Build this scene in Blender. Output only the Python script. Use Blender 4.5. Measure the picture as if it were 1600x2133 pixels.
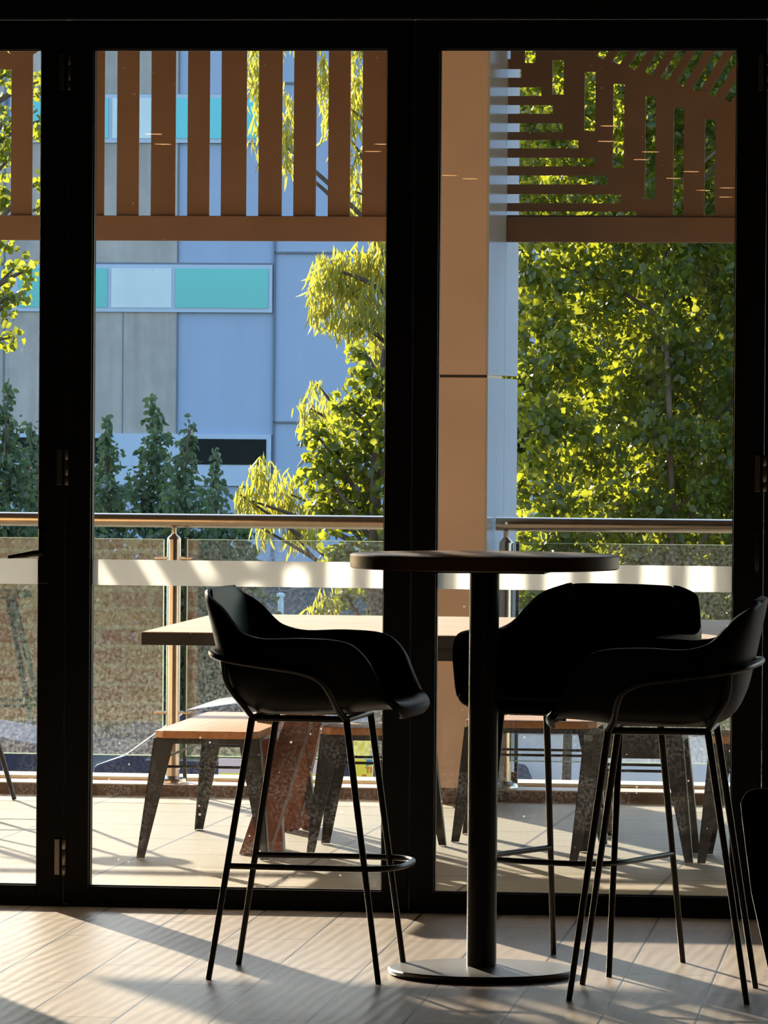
import bpy, bmesh, math, random
import numpy as np
from mathutils import Vector, Matrix
from mathutils.geometry import tessellate_polygon

for o in list(bpy.data.objects): bpy.data.objects.remove(o)
scn = bpy.context.scene
COL = scn.collection
PI = math.pi

# ------------------------------------------------------------------ camera
FPX = 11500.0; CX, CY = 800.0, 1066.5
PSI = math.radians(7.0); PIT = math.atan((1066.5-835)/FPX); ROLL = 0.0075
D0 = 15.85
CAM = Vector((D0*math.sin(PSI), -D0*math.cos(PSI), 1.466))
FW = Vector((-math.sin(PSI)*math.cos(PIT), math.cos(PSI)*math.cos(PIT), -math.sin(PIT)))
R0 = Vector((math.cos(PSI), math.sin(PSI), 0)); U0 = R0.cross(FW)
RR = R0*math.cos(ROLL)+U0*math.sin(ROLL); UU = U0*math.cos(ROLL)-R0*math.sin(ROLL)
cd = bpy.data.cameras.new('camera'); cam = bpy.data.objects.new('camera', cd); COL.objects.link(cam)
cam.matrix_world = Matrix(((RR.x, UU.x, -FW.x, CAM.x), (RR.y, UU.y, -FW.y, CAM.y), (RR.z, UU.z, -FW.z, CAM.z), (0, 0, 0, 1)))
cd.sensor_fit = 'VERTICAL'; cd.sensor_height = 36; cd.sensor_width = 27; cd.lens = FPX/2133*36
cd.clip_end = 600
scn.camera = cam

# ------------------------------------------------------------------ light
SUN_EL = math.radians(15.0); SUN_AZ = math.radians(26.3)      # azimuth west of +Y
SKY_STRENGTH = 0.66
SUN_STRENGTH = 16.0
EXPOSURE = 0.0
w = bpy.data.worlds.new('sky'); scn.world = w; w.use_nodes = True
wn = w.node_tree; bg = wn.nodes['Background']
sky = wn.nodes.new('ShaderNodeTexSky'); sky.sky_type = 'NISHITA'; sky.sun_disc = False
sky.sun_elevation = SUN_EL; sky.sun_rotation = -SUN_AZ; sky.air_density = 1.0; sky.dust_density = 0.6; sky.ozone_density = 1.6
wn.links.new(sky.outputs[0], bg.inputs[0]); bg.inputs[1].default_value = SKY_STRENGTH
sl = bpy.data.lights.new('sun', 'SUN'); sl.energy = SUN_STRENGTH; sl.angle = math.radians(0.53); sl.color = (1.0, 0.87, 0.69)
so = bpy.data.objects.new('sun', sl); COL.objects.link(so); so.location = (-8, 16, 9)
sd = Vector((-math.sin(SUN_AZ)*math.cos(SUN_EL), math.cos(SUN_AZ)*math.cos(SUN_EL), math.sin(SUN_EL)))
so.rotation_euler = sd.to_track_quat('Z', 'Y').to_euler()
vs = scn.view_settings; scn.display_settings.display_device = 'sRGB'
vs.view_transform = 'Standard'; vs.look = 'None'; vs.gamma = 1; vs.use_curve_mapping = False; vs.exposure = EXPOSURE

# ------------------------------------------------------------------ helpers
def ray(x, y): return FW + RR*((x-CX)/FPX) + UU*((CY-y)/FPX)
def onY(x, y, Y=0.0):
    d = ray(x, y); return CAM + d*((Y-CAM.y)/d.y)
def onZ(x, y, z=0.0):
    d = ray(x, y); return CAM + d*((z-CAM.z)/d.z)

def tag(o, label=None, cat=None, group=None, kind=None):
    if label: o['label'] = label
    if cat: o['category'] = cat
    if group: o['group'] = group
    if kind: o['kind'] = kind
    return o
def empty(name, loc=(0, 0, 0), rz=0.0):
    o = bpy.data.objects.new(name, None); COL.objects.link(o); o.location = loc; o.rotation_euler = (0, 0, rz)
    o.empty_display_size = 0.1; return o
def copy_tree(o, parent=None):
    c = o.copy(); COL.objects.link(c)
    if parent: c.parent = parent
    for ch in list(o.children): copy_tree(ch, c)
    return c

class MB:
    def __init__(s): s.v = []; s.f = []
    def add(s, vs_, fs):
        n = len(s.v); s.v += [tuple(v) for v in vs_]; s.f += [tuple(i+n for i in f) for f in fs]; return s
    def box(s, x0, x1, y0, y1, z0, z1):
        v = [(x0,y0,z0),(x1,y0,z0),(x1,y1,z0),(x0,y1,z0),(x0,y0,z1),(x1,y0,z1),(x1,y1,z1),(x0,y1,z1)]
        return s.add(v, [(0,3,2,1),(4,5,6,7),(0,1,5,4),(1,2,6,5),(2,3,7,6),(3,0,4,7)])
    def hexa(s, bot, top):
        return s.add(list(bot)+list(top), [(0,3,2,1),(4,5,6,7),(0,1,5,4),(1,2,6,5),(2,3,7,6),(3,0,4,7)])
    def tube(s, pts, r, n=10, smooth=0, closed=False):
        P = [Vector(p) for p in pts]
        R = list(r) if hasattr(r, '__len__') else [r]*len(P)
        if smooth:
            Q, RQ = [], []
            m = len(P); rng = range(m if closed else m-1)
            for i in rng:
                p0 = P[(i-1) % m] if closed else P[max(i-1, 0)]; p1 = P[i]; p2 = P[(i+1) % m]
                p3 = P[(i+2) % m] if closed else P[min(i+2, m-1)]
                for k in range(smooth):
                    t = k/smooth
                    Q.append(0.5*((2*p1)+(-p0+p2)*t+(2*p0-5*p1+4*p2-p3)*t*t+(-p0+3*p1-3*p2+p3)*t**3))
                    RQ.append(R[i]*(1-t)+R[(i+1) % m]*t)
            if not closed: Q.append(P[-1]); RQ.append(R[-1])
            P, R = Q, RQ
        m = len(P); base = len(s.v); up = None
        for i in range(m):
            if closed: t = P[(i+1) % m]-P[i-1]
            else: t = P[min(i+1, m-1)]-P[max(i-1, 0)]
            t.normalize()
            if up is None: up = Vector((0, 0, 1)) if abs(t.z) < .9 else Vector((1, 0, 0))
            up = (up - t*up.dot(t)).normalized(); sd_ = t.cross(up)
            for k in range(n):
                a = 2*PI*k/n; s.v.append(tuple(P[i]+up*math.cos(a)*R[i]+sd_*math.sin(a)*R[i]))
        for i in range(m if closed else m-1):
            j = (i+1) % m
            for k in range(n):
                k2 = (k+1) % n; s.f.append((base+i*n+k, base+i*n+k2, base+j*n+k2, base+j*n+k))
        if not closed:
            s.f.append(tuple(base+k for k in range(n))[::-1]); s.f.append(tuple(base+(m-1)*n+k for k in range(n)))
        return s
    def lathe(s, prof, cx=0, cy=0, n=48):
        base = len(s.v); m = len(prof)
        for (r, z) in prof:
            for k in range(n):
                a = 2*PI*k/n; s.v.append((cx+r*math.cos(a), cy+r*math.sin(a), z))
        for i in range(m-1):
            for k in range(n):
                k2 = (k+1) % n; s.f.append((base+i*n+k, base+i*n+k2, base+(i+1)*n+k2, base+(i+1)*n+k))
        s.f.append(tuple(base+k for k in range(n))[::-1]); s.f.append(tuple(base+(m-1)*n+k for k in range(n)))
        return s
    def prism(s, poly, axis, a, b, holes=()):
        """polygon (2D) with holes extruded between a and b along axis ('x','y','z')"""
        def P(p, t):
            return {'x': (t, p[0], p[1]), 'y': (p[0], t, p[1]), 'z': (p[0], p[1], t)}[axis]
        loops = [poly]+list(holes)
        flat = [p for l in loops for p in l]
        tris = tessellate_polygon([[Vector((p[0], p[1], 0)) for p in l] for l in loops])
        n = len(flat); base = len(s.v)
        s.v += [P(p, a) for p in flat]+[P(p, b) for p in flat]
        for t in tris:
            s.f.append((base+t[0], base+t[1], base+t[2])); s.f.append((base+n+t[2], base+n+t[1], base+n+t[0]))
        k = 0
        for l in loops:
            m = len(l)
            for i in range(m):
                j = (i+1) % m; s.f.append((base+k+i, base+k+j, base+n+k+j, base+n+k+i))
            k += m
        return s
    def build(s, name, mat, parent=None, smooth=False, bevel=0, seg=2, angle=40, normals=True):
        me = bpy.data.meshes.new(name); me.from_pydata(s.v, [], s.f)
        bm = bmesh.new(); bm.from_mesh(me)
        if normals: bmesh.ops.recalc_face_normals(bm, faces=bm.faces)
        bm.to_mesh(me); bm.free()
        if mat: me.materials.append(mat)
        o = bpy.data.objects.new(name, me); COL.objects.link(o)
        if parent: o.parent = parent
        if smooth:
            for p in me.polygons: p.use_smooth = True
            try: me.set_sharp_from_angle(angle=math.radians(angle))
            except Exception: pass
        if bevel:
            b = o.modifiers.new('bevel', 'BEVEL'); b.width = bevel; b.segments = seg; b.limit_method = 'ANGLE'; b.angle_limit = math.radians(35)
        return o

# ------------------------------------------------------------------ materials
class NT:
    def __init__(s, name):
        s.m = bpy.data.materials.new(name); s.m.use_nodes = True; s.t = s.m.node_tree; s.t.nodes.clear()
        s.out = s.t.nodes.new('ShaderNodeOutputMaterial')
    def n(s, typ, **kw):
        nd = s.t.nodes.new('ShaderNode'+typ)
        for k, v in kw.items():
            if k.startswith('i_'):
                key = k[2:].replace('_', ' '); nd.inputs[key].default_value = v
            else: setattr(nd, k, v)
        return nd
    def l(s, a, b): s.t.links.new(a, b)
    def ramp(s, fac, stops):
        r = s.n('ValToRGB'); e = r.color_ramp.elements
        while len(e) < len(stops): e.new(0.5)
        for i, (p, c) in enumerate(stops):
            e[i].position = p; e[i].color = c if len(c) == 4 else (*c, 1)
        s.l(fac, r.inputs[0]); return r.outputs[0]
    def math(s, op, a, b=None, clamp=False):
        nd = s.n('Math', operation=op); nd.use_clamp = clamp
        for i, v in enumerate((a, b)):
            if v is None: continue
            if isinstance(v, (int, float)): nd.inputs[i].default_value = v
            else: s.l(v, nd.inputs[i])
        return nd.outputs[0]
    def mixc(s, fac, a, b, mode='MIX'):
        nd = s.n('MixRGB', blend_type=mode)
        for i, v in ((0, fac), (1, a), (2, b)):
            if isinstance(v, (int, float)): nd.inputs[i].default_value = v
            elif isinstance(v, tuple): nd.inputs[i].default_value = (*v, 1) if len(v) == 3 else v
            else: s.l(v, nd.inputs[i])
        return nd.outputs[0]
    def coord(s, scale=(1, 1, 1), rot=(0, 0, 0), loc=(0, 0, 0), which='Object'):
        c = s.n('TexCoord'); mp = s.n('Mapping'); mp.inputs['Scale'].default_value = scale
        mp.inputs['Rotation'].default_value = rot; mp.inputs['Location'].default_value = loc
        s.l(c.outputs[which], mp.inputs[0]); return mp.outputs[0]
    def noise(s, vec, scale, detail=3, rough=.5, out=0):
        nd = s.n('TexNoise'); nd.inputs['Scale'].default_value = scale; nd.inputs['Detail'].default_value = detail
        nd.inputs['Roughness'].default_value = rough
        if vec is not None: s.l(vec, nd.inputs['Vector'])
        return nd.outputs[out]
    def bsdf(s, color=None, rough=.5, metal=0, spec=.5, normal=None, **kw):
        b = s.n('BsdfPrincipled')
        if isinstance(color, tuple): b.inputs['Base Color'].default_value = (*color, 1) if len(color) == 3 else color
        elif color is not None: s.l(color, b.inputs['Base Color'])
        if isinstance(rough, (int, float)): b.inputs['Roughness'].default_value = rough
        else: s.l(rough, b.inputs['Roughness'])
        b.inputs['Metallic'].default_value = metal; b.inputs['Specular IOR Level'].default_value = spec
        if normal is not None: s.l(normal, b.inputs['Normal'])
        return b
    def bump(s, h, strength=.2, dist=.01):
        b = s.n('Bump'); b.inputs['Strength'].default_value = strength; b.inputs['Distance'].default_value = dist
        s.l(h, b.inputs['Height']); return b.outputs[0]
    def done(s, sh): s.l(sh, s.out.inputs[0]); return s.m

def plain(name, color, rough=.5, metal=0, spec=.5, var=.12, scale=8, bump=0):
    t = NT(name); v = t.coord()
    c = t.mixc(1, color, t.ramp(t.noise(v, scale, 4), [(.3, (1-var,)*3), (.7, (1+var*.4,)*3)]), 'MULTIPLY')
    nm = t.bump(t.noise(v, scale*12, 3), bump, .002) if bump else None
    return t.done(t.bsdf(c, rough, metal, spec, nm).outputs[0])

def wood(name, c1, c2, axis='x', rough=.45, scale=1.0, spec=.5):
    t = NT(name); sc = {'x': (1.2, 14, 14), 'y': (14, 1.2, 14), 'z': (14, 14, 1.2)}[axis]
    v = t.coord(tuple(k*scale for k in sc)); n1 = t.noise(v, 3, 6, .6)
    c = t.ramp(n1, [(.3, c1), (.7, c2)])
    return t.done(t.bsdf(c, rough, spec=spec, normal=t.bump(n1, .15, .002)).outputs[0])

M = {}
M['black_frame'] = plain('black_powder_coated_aluminium', (.008, .0072, .0065), .5, spec=.25, var=.2, scale=20)
M['interior'] = plain('dark_painted_plaster', (.035, .032, .03), .8, var=.2)
M['soffit'] = plain('dark_balcony_soffit', (.10, .09, .08), .7)
M['steel'] = plain('brushed_stainless_steel', (.56, .50, .44), .24, metal=1, var=.08, scale=40)
M['hinge'] = plain('satin_steel_hinge', (.42, .38, .33), .35, metal=1)
M['leather'] = plain('black_leatherette', (.0050, .0042, .0046), .44, spec=.11, var=.2, scale=30, bump=.08)
M['black_metal'] = plain('black_steel_tube', (.009, .008, .008), .36, var=.2, scale=30)
M['tolix'] = plain('dark_grey_sheet_metal', (.035, .032, .03), .4, var=.25, scale=25)
M['base_metal'] = plain('charcoal_cast_base', (.11, .10, .092), .36, var=.3, scale=60, bump=.1)
M['screen'] = plain('copper_brown_powder_coat', (.20, .118, .078), .55, var=.12, scale=5)
M['pillar_brown'] = plain('tan_brown_cladding', (.66, .50, .41), .5, var=.08, scale=4)
M['pillar_white'] = plain('pale_glossy_cladding', (.50, .54, .56), .16, var=.04, scale=4)
M['kerb_face'] = plain('dark_brown_kerb_tile', (.13, .075, .05), .5, var=.4, scale=50)
M['kerb_top'] = plain('cream_kerb_top', (.40, .32, .25), .5)
M['table_top'] = wood('warm_timber_laminate', (.52, .34, .25), (.66, .46, .35), 'x', .34, spec=.8)
M['table_edge'] = plain('brown_table_edging', (.16, .085, .055), .4)
M['oak_top'] = wood('weathered_oak_top', (.34, .24, .155), (.50, .37, .25), 'x', .6, spec=.1)
M['dark_edge'] = plain('dark_table_edge', (.03, .024, .02), .4)
M['seat_timber'] = wood('honey_timber_seat', (.42, .17, .05), (.62, .29, .09), 'y', .45)
M['leg_timber'] = wood('red_brown_timber_leg', (.17, .052, .022), (.26, .085, .038), 'z', .5)
M['road'] = plain('grey_asphalt', (.07, .07, .072), .9, var=.3, scale=.6)
M['bark'] = plain('grey_brown_bark', (.10, .07, .05), .9, var=.4, scale=10)
M['frame_white'] = plain('pale_window_frame', (.33, .42, .56), .5, var=.03)
M['white_panel'] = plain('white_infill_panel', (.50, .60, .66), .5, var=.12, scale=.8)
M['dark_glass'] = plain('dark_opening_glass', (.012, .016, .016), .5, spec=.05)
M['navy_paint'] = plain('dark_navy_car_paint', (.02, .025, .06), .5, spec=.3)
M['white_paint'] = plain('white_van_paint', (.72, .72, .80), .25, var=.03)
M['tyre'] = plain('black_tyre_rubber', (.02, .02, .02), .8)
M['car_trim'] = plain('grey_window_trim', (.22, .24, .28), .6)
M['sign_yellow'] = plain('yellow_sign_sheet', (.92, .74, .05), .5, var=.03)
M['sign_pink'] = plain('pale_pink_poster', (.75, .55, .52), .5, var=.08)
M['sign_red'] = plain('red_lettering', (.75, .12, .02), .5)
M['sign_blue'] = plain('blue_star_print', (.04, .28, .42), .5)
M['sign_violet'] = plain('violet_lettering', (.42, .30, .42), .5)
M['sign_black'] = plain('black_lettering', (.03, .03, .03), .5)

def m_car_glass():
    t = NT('car_glass_painted_reflection'); v = t.coord()
    c = t.ramp(t.noise(v, 3.0, 3), [(.35, (.02, .05, .03)), (.55, (.07, .10, .02)), (.7, (.03, .09, .09))])  # green, olive and teal reflections painted into the glass colour
    return t.done(t.bsdf(c, .08, spec=.8).outputs[0])
M['car_glass'] = m_car_glass()

def m_floor_in():
    t = NT('oak_look_plank_tile')
    v = t.coord(rot=(0, 0, math.radians(90-1.1)), loc=(0, 0, 0))
    b = t.n('TexBrick'); b.offset = .37; b.offset_frequency = 2; b.squash = 1
    b.inputs['Scale'].default_value = 1; b.inputs['Brick Width'].default_value = 1.2; b.inputs['Row Height'].default_value = .2265
    b.inputs['Mortar Size'].default_value = .0036; b.inputs['Mortar Smooth'].default_value = .1
    b.inputs['Color1'].default_value = (.0, .0, .0, 1); b.inputs['Color2'].default_value = (1, 1, 1, 1); b.inputs['Bias'].default_value = 0
    ofs = t.n('VectorMath', operation='ADD'); ofs.inputs[1].default_value = (0.32, .102, 0); t.l(v, ofs.inputs[0]); t.l(ofs.outputs[0], b.inputs['Vector'])
    g = t.coord((9, 1.1, 1)); n1 = t.noise(g, 3, 6, .62)
    g2 = t.coord((2.4, .9, 1), rot=(0, 0, .3)); n2 = t.noise(g2, 6, 2)
    c = t.ramp(n1, [(.25, (.30, .225, .165)), (.5, (.385, .295, .22)), (.78, (.46, .36, .27))])
    tone = t.ramp(b.outputs['Color'], [(0, (.9, .9, .9)), (1, (1.06, 1.05, 1.04))])
    c = t.mixc(1, c, tone, 'MULTIPLY'); c = t.mixc(b.outputs['Fac'], c, (.03, .024, .02))
    wv = t.n('TexWave'); wv.wave_type = 'BANDS'; wv.bands_direction = 'X'
    wv.inputs['Scale'].default_value = 7; wv.inputs['Distortion'].default_value = 5; wv.inputs['Detail'].default_value = 2; wv.inputs['Detail Scale'].default_value = .6
    t.l(t.coord((1.2, .28, 1), rot=(0, 0, .12)), wv.inputs['Vector'])
    h = t.math('ADD', t.math('MULTIPLY', n1, .35), t.math('MULTIPLY', wv.outputs['Fac'], .22))
    h = t.math('SUBTRACT', h, t.math('MULTIPLY', b.outputs['Fac'], .8))
    return t.done(t.bsdf(c, .38, spec=.3, normal=t.bump(h, .38, .005)).outputs[0])
M['floor_in'] = m_floor_in()

def m_floor_out():
    t = NT('cream_balcony_tile')
    v = t.coord(rot=(0, 0, math.radians(1.1)), loc=(.45+.58*8, -.03+.6*8, 0))
    b = t.n('TexBrick'); b.offset = 0; b.squash = 1
    b.inputs['Scale'].default_value = 1; b.inputs['Brick Width'].default_value = .58; b.inputs['Row Height'].default_value = .60
    b.inputs['Mortar Size'].default_value = .0065; b.inputs['Mortar Smooth'].default_value = .1
    t.l(v, b.inputs['Vector'])
    n1 = t.noise(t.coord((2, 9, 1)), 3, 5, .6)
    c = t.ramp(n1, [(.3, (.275, .215, .14)), (.7, (.365, .29, .195))])
    c = t.mixc(b.outputs['Fac'], c, (.05, .036, .025))
    h = t.math('SUBTRACT', t.math('MULTIPLY', n1, .3), b.outputs['Fac'])
    return t.done(t.bsdf(c, .55, spec=.2, normal=t.bump(h, .25, .003)).outputs[0])
M['floor_out'] = m_floor_out()

def m_brick():
    t = NT('mixed_red_and_tan_brick')
    v = t.coord(rot=(math.radians(90), 0, 0))
    b = t.n('TexBrick'); b.inputs['Scale'].default_value = 1; b.inputs['Brick Width'].default_value = .24; b.inputs['Row Height'].default_value = .086
    b.inputs['Mortar Size'].default_value = .01
    b.inputs['Color1'].default_value = (.42, .15, .07, 1); b.inputs['Color2'].default_value = (.56, .36, .15, 1); b.inputs['Mortar'].default_value = (.60, .50, .32, 1)
    t.l(v, b.inputs['Vector'])
    return t.done(t.bsdf(b.outputs['Color'], .85).outputs[0])
M['brick'] = m_brick()

def m_concrete(name, col, streak):
    t = NT(name)
    n1 = t.noise(t.coord((1.2, 1.2, .12)), 1.5, 5, .6); n2 = t.noise(t.coord(), 2.2, 5, .65)
    a = t.ramp(n1, [(.35, (1-streak,)*3), (.65, (1,)*3)]); b_ = t.ramp(n2, [(.3, (1-streak*.6,)*3), (.7, (1,)*3)])
    c = t.mixc(1, t.mixc(1, col, a, 'MULTIPLY'), b_, 'MULTIPLY')
    return t.done(t.bsdf(c, .8, spec=.2).outputs[0])
M['blue_wall'] = m_concrete('pale_blue_painted_wall', (.285, .365, .52), .05)
M['grey_wall'] = m_concrete('stained_grey_precast', (.42, .40, .39), .28)
M['joint'] = plain('dark_panel_joint', (.12, .15, .2), .8)

def m_teal():
    t = NT('teal_reflective_window'); 
    g = t.n('BsdfGlossy'); g.inputs['Color'].default_value = (.07, .24, .40, 1); g.inputs['Roughness'].default_value = .02
    d = t.n('BsdfDiffuse'); d.inputs['Color'].default_value = (.012, .17, .25, 1)
    m = t.n('MixShader'); m.inputs[0].default_value = .55; t.l(g.outputs[0], m.inputs[1]); t.l(d.outputs[0], m.inputs[2])
    return t.done(m.outputs[0])
M['teal_glass'] = m_teal()

def glass_mat(name, tint, haze, speck, kind):
    t = NT(name); v = t.coord(which='Object')
    tr = t.n('BsdfTransparent'); tr.inputs[0].default_value = (*tint, 1)
    gl = t.n('BsdfGlossy'); gl.inputs['Roughness'].default_value = .0
    fr = t.n('Fresnel'); fr.inputs['IOR'].default_value = 1.42
    m1 = t.n('MixShader'); t.l(fr.outputs[0], m1.inputs[0]); t.l(tr.outputs[0], m1.inputs[1]); t.l(gl.outputs[0], m1.inputs[2])
    tl = t.n('BsdfTranslucent'); tl.inputs[0].default_value = (.80, .80, .80, 1)
    df = t.n('BsdfDiffuse'); df.inputs[0].default_value = (.55, .5, .44, 1)
    dm = t.n('MixShader'); dm.inputs[0].default_value = .45; t.l(tl.outputs[0], dm.inputs[1]); t.l(df.outputs[0], dm.inputs[2])
    sep = t.n('SeparateXYZ'); t.l(v, sep.inputs[0]); z = sep.outputs['Z']
    vo = t.n('TexVoronoi'); vo.inputs['Scale'].default_value = 34; t.l(v, vo.inputs['Vector'])
    rnd = t.n('SeparateColor'); t.l(vo.outputs['Color'], rnd.inputs[0])
    size = t.math('MULTIPLY', t.math('POWER', rnd.outputs[0], 5), .13)
    dots = t.math('LESS_THAN', vo.outputs['Distance'], size)
    if kind == 'door':
        low = t.math('POWER', t.math('SUBTRACT', 1, t.math('MULTIPLY', z, 1.05), True), 2.2)
        fine = t.ramp(t.noise(v, 120, 3, .7), [(.46, (0,)*3), (.62, (1,)*3)])
        patch = t.ramp(t.noise(v, 7, 3), [(.42, (.12,)*3), (.62, (1,)*3)])
        splash = t.math('MULTIPLY', t.math('MULTIPLY', fine, patch), t.math('MULTIPLY', low, speck))
        wipe = t.ramp(t.noise(t.coord((2, 1, 5), rot=(0, .5, 0)), 1.4, 3), [(.5, (0,)*3), (.75, (1,)*3)])
        f = t.math('ADD', t.math('ADD', splash, haze), t.math('ADD', t.math('MULTIPLY', dots, .22), t.math('MULTIPLY', wipe, haze*1.2)))
    else:
        fine = t.ramp(t.noise(v, 80, 2, .7), [(.44, (.05,)*3), (.64, (1,)*3)])
        low = t.math('ADD', .42, t.math('MULTIPLY', t.math('POWER', t.math('SUBTRACT', 1, z, True), 2.6), 1.5))
        f = t.math('ADD', t.math('MULTIPLY', t.math('MULTIPLY', fine, low), speck), haze)
        f = t.math('ADD', f, t.math('MULTIPLY', dots, .06))
    m2 = t.n('MixShader'); t.l(f, m2.inputs[0]); t.l(m1.outputs[0], m2.inputs[1]); t.l(dm.outputs[0], m2.inputs[2])
    return t.done(m2.outputs[0])
M['door_glass'] = glass_mat('dusty_door_glass', (.97, .98, .97), .0008, .065, 'door')
M['rail_glass'] = glass_mat('grimy_balustrade_glass', (.96, .98, .975), .003, .065, 'rail')
def m_film():
    t = NT('frosted_white_film')
    tl = t.n('BsdfTranslucent'); tl.inputs[0].default_value = (.95, .95, .94, 1)
    df = t.n('BsdfDiffuse'); df.inputs[0].default_value = (.8, .8, .8, 1)
    m = t.n('MixShader'); m.inputs[0].default_value = .3; t.l(tl.outputs[0], m.inputs[1]); t.l(df.outputs[0], m.inputs[2])
    return t.done(m.outputs[0])
M['film'] = m_film()
def m_edge():
    t = NT('bright_glass_edge')
    tl = t.n('BsdfTranslucent'); tl.inputs[0].default_value = (.75, .85, .78, 1)
    df = t.n('BsdfDiffuse'); df.inputs[0].default_value = (.7, .8, .72, 1)
    m = t.n('MixShader'); m.inputs[0].default_value = .5; t.l(tl.outputs[0], m.inputs[1]); t.l(df.outputs[0], m.inputs[2])
    return t.done(m.outputs[0])
M['glass_edge'] = m_edge()
def m_lamp():
    t = NT('warm_downlight_lens'); e = t.n('Emission'); e.inputs[0].default_value = (1, .50, .22, 1); e.inputs[1].default_value = 16
    return t.done(e.outputs[0])
M['lamp'] = m_lamp()

def leaf_mat(name, front, back, var, gloss=.35):
    t = NT(name); v = t.coord(); r = t.noise(v, 9, 1); r2 = t.noise(v, 1.3, 2)
    c1 = t.mixc(r, tuple(c*(1-var) for c in front), tuple(min(1, c*(1+var)) for c in front))
    c2 = t.mixc(r2, tuple(c*(1-var*.7) for c in back), tuple(min(1, c*(1+var*.7)) for c in back))
    b = t.bsdf(c1, gloss, spec=.5)
    tl = t.n('BsdfTranslucent'); t.l(c2, tl.inputs[0])
    m = t.n('MixShader'); m.inputs[0].default_value = .45; t.l(b.outputs[0], m.inputs[1]); t.l(tl.outputs[0], m.inputs[2])
    return t.done(m.outputs[0])
M['leaf_pear'] = leaf_mat('glossy_pear_leaf', (.034, .060, .018), (.44, .47, .03), .35, .32)
M['leaf_gum'] = leaf_mat('olive_gum_leaf', (.20, .22, .055), (.66, .60, .06), .35, .4)
M['leaf_dark'] = leaf_mat('dark_shrub_leaf', (.085, .125, .075), (.12, .19, .06), .4, .45)

def struct(o): return tag(o, kind='structure')

# ------------------------------------------------------------------ setting
XJ = [-3.94, -2.93, -1.924, -.922, .083, 1.090, 2.095, 3.10, 4.10]     # joints between folding door leaves
ZG0, ZG1 = .058, 2.472
f_in = struct(MB().box(-9, 9, -29, .03, -.12, 0).build('floor', M['floor_in']))
f_out = struct(MB().box(-9, 9, .03, 4.42, -.125, -.002).build('floor', M['floor_out']))
struct(MB().box(-9, -.345, 4.42, 4.60, -.125, .036).box(-.145, 9, 4.42, 4.60, -.125, .036).box(-.345, -.145, 5.38, 5.42, -.125, .045).build('trim_1', M['kerb_face'], bevel=.003))
struct(MB().box(-9, -.345, 4.422, 4.60, .036, .041).box(-.145, 9, 4.422, 4.60, .036, .041).build('trim_2', M['kerb_top']))
struct(MB().box(-9.2, 9.2, -29.2, .1, 2.96, 3.3).build('ceiling', M['interior']))
struct(MB().box(-9.2, 9.2, .1, 5.45, 3.5, 3.75).build('ceiling', M['soffit']))
struct(MB().box(-9.2, -9, -29.2, .1, 0, 2.96).build('wall_left', M['interior']))
struct(MB().box(9, 9.2, -29.2, .1, 0, 2.96).build('wall_right', M['interior']))
struct(MB().box(-9, 9, -29.2, -29, 0, 2.96).build('wall_back', M['interior']))
struct(MB().box(-9, 9, -.09, .09, 2.56, 3.75).build('wall_front', M['black_frame']))
struct(MB().box(-9, -1.945, -.10, .12, 0, 2.56).build('wall_front', M['brick']))
struct(MB().box(4.12, 9, -.10, .12, 0, 2.56).build('wall_front', M['brick']))
struct(MB().box(-1.945, 4.12, -.045, .055, -.004, .006).build('trim_3', M['black_frame']))
# pillar
pil = struct(MB().box(-.34, -.155, 4.275, 4.86, .055, 3.5).build('pillar', M['pillar_brown'], bevel=.002))
MB().box(-.155, -.147, 4.277, 4.872, .055, 1.552).box(-.155, -.147, 4.277, 4.872, 1.564, 3.5).build('side_cladding', M['pillar_white'], pil)
MB().box(-.335, -.147, 4.88, 5.375, .055, 1.552).box(-.335, -.147, 4.88, 5.375, 1.564, 3.5).build('rear_cladding', M['pillar_white'], pil)
MB().box(-.342, -.15, 4.2735, 4.285, 1.553, 1.563).build('cladding_joint', M['dark_edge'], pil)
MB().box(-.33, -.16, 4.29, 5.36, 0, .055).build('plinth', M['kerb_face'], pil)
# ground outside
struct(MB().box(-140, 140, 5.6, 260, -2.4, -2.2).build('ground', M['road']))
struct(MB().box(-9.2, 9.2, 5.40, 5.6, -2.4, -.0).build('wall_balcony', M['brick']))

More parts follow.
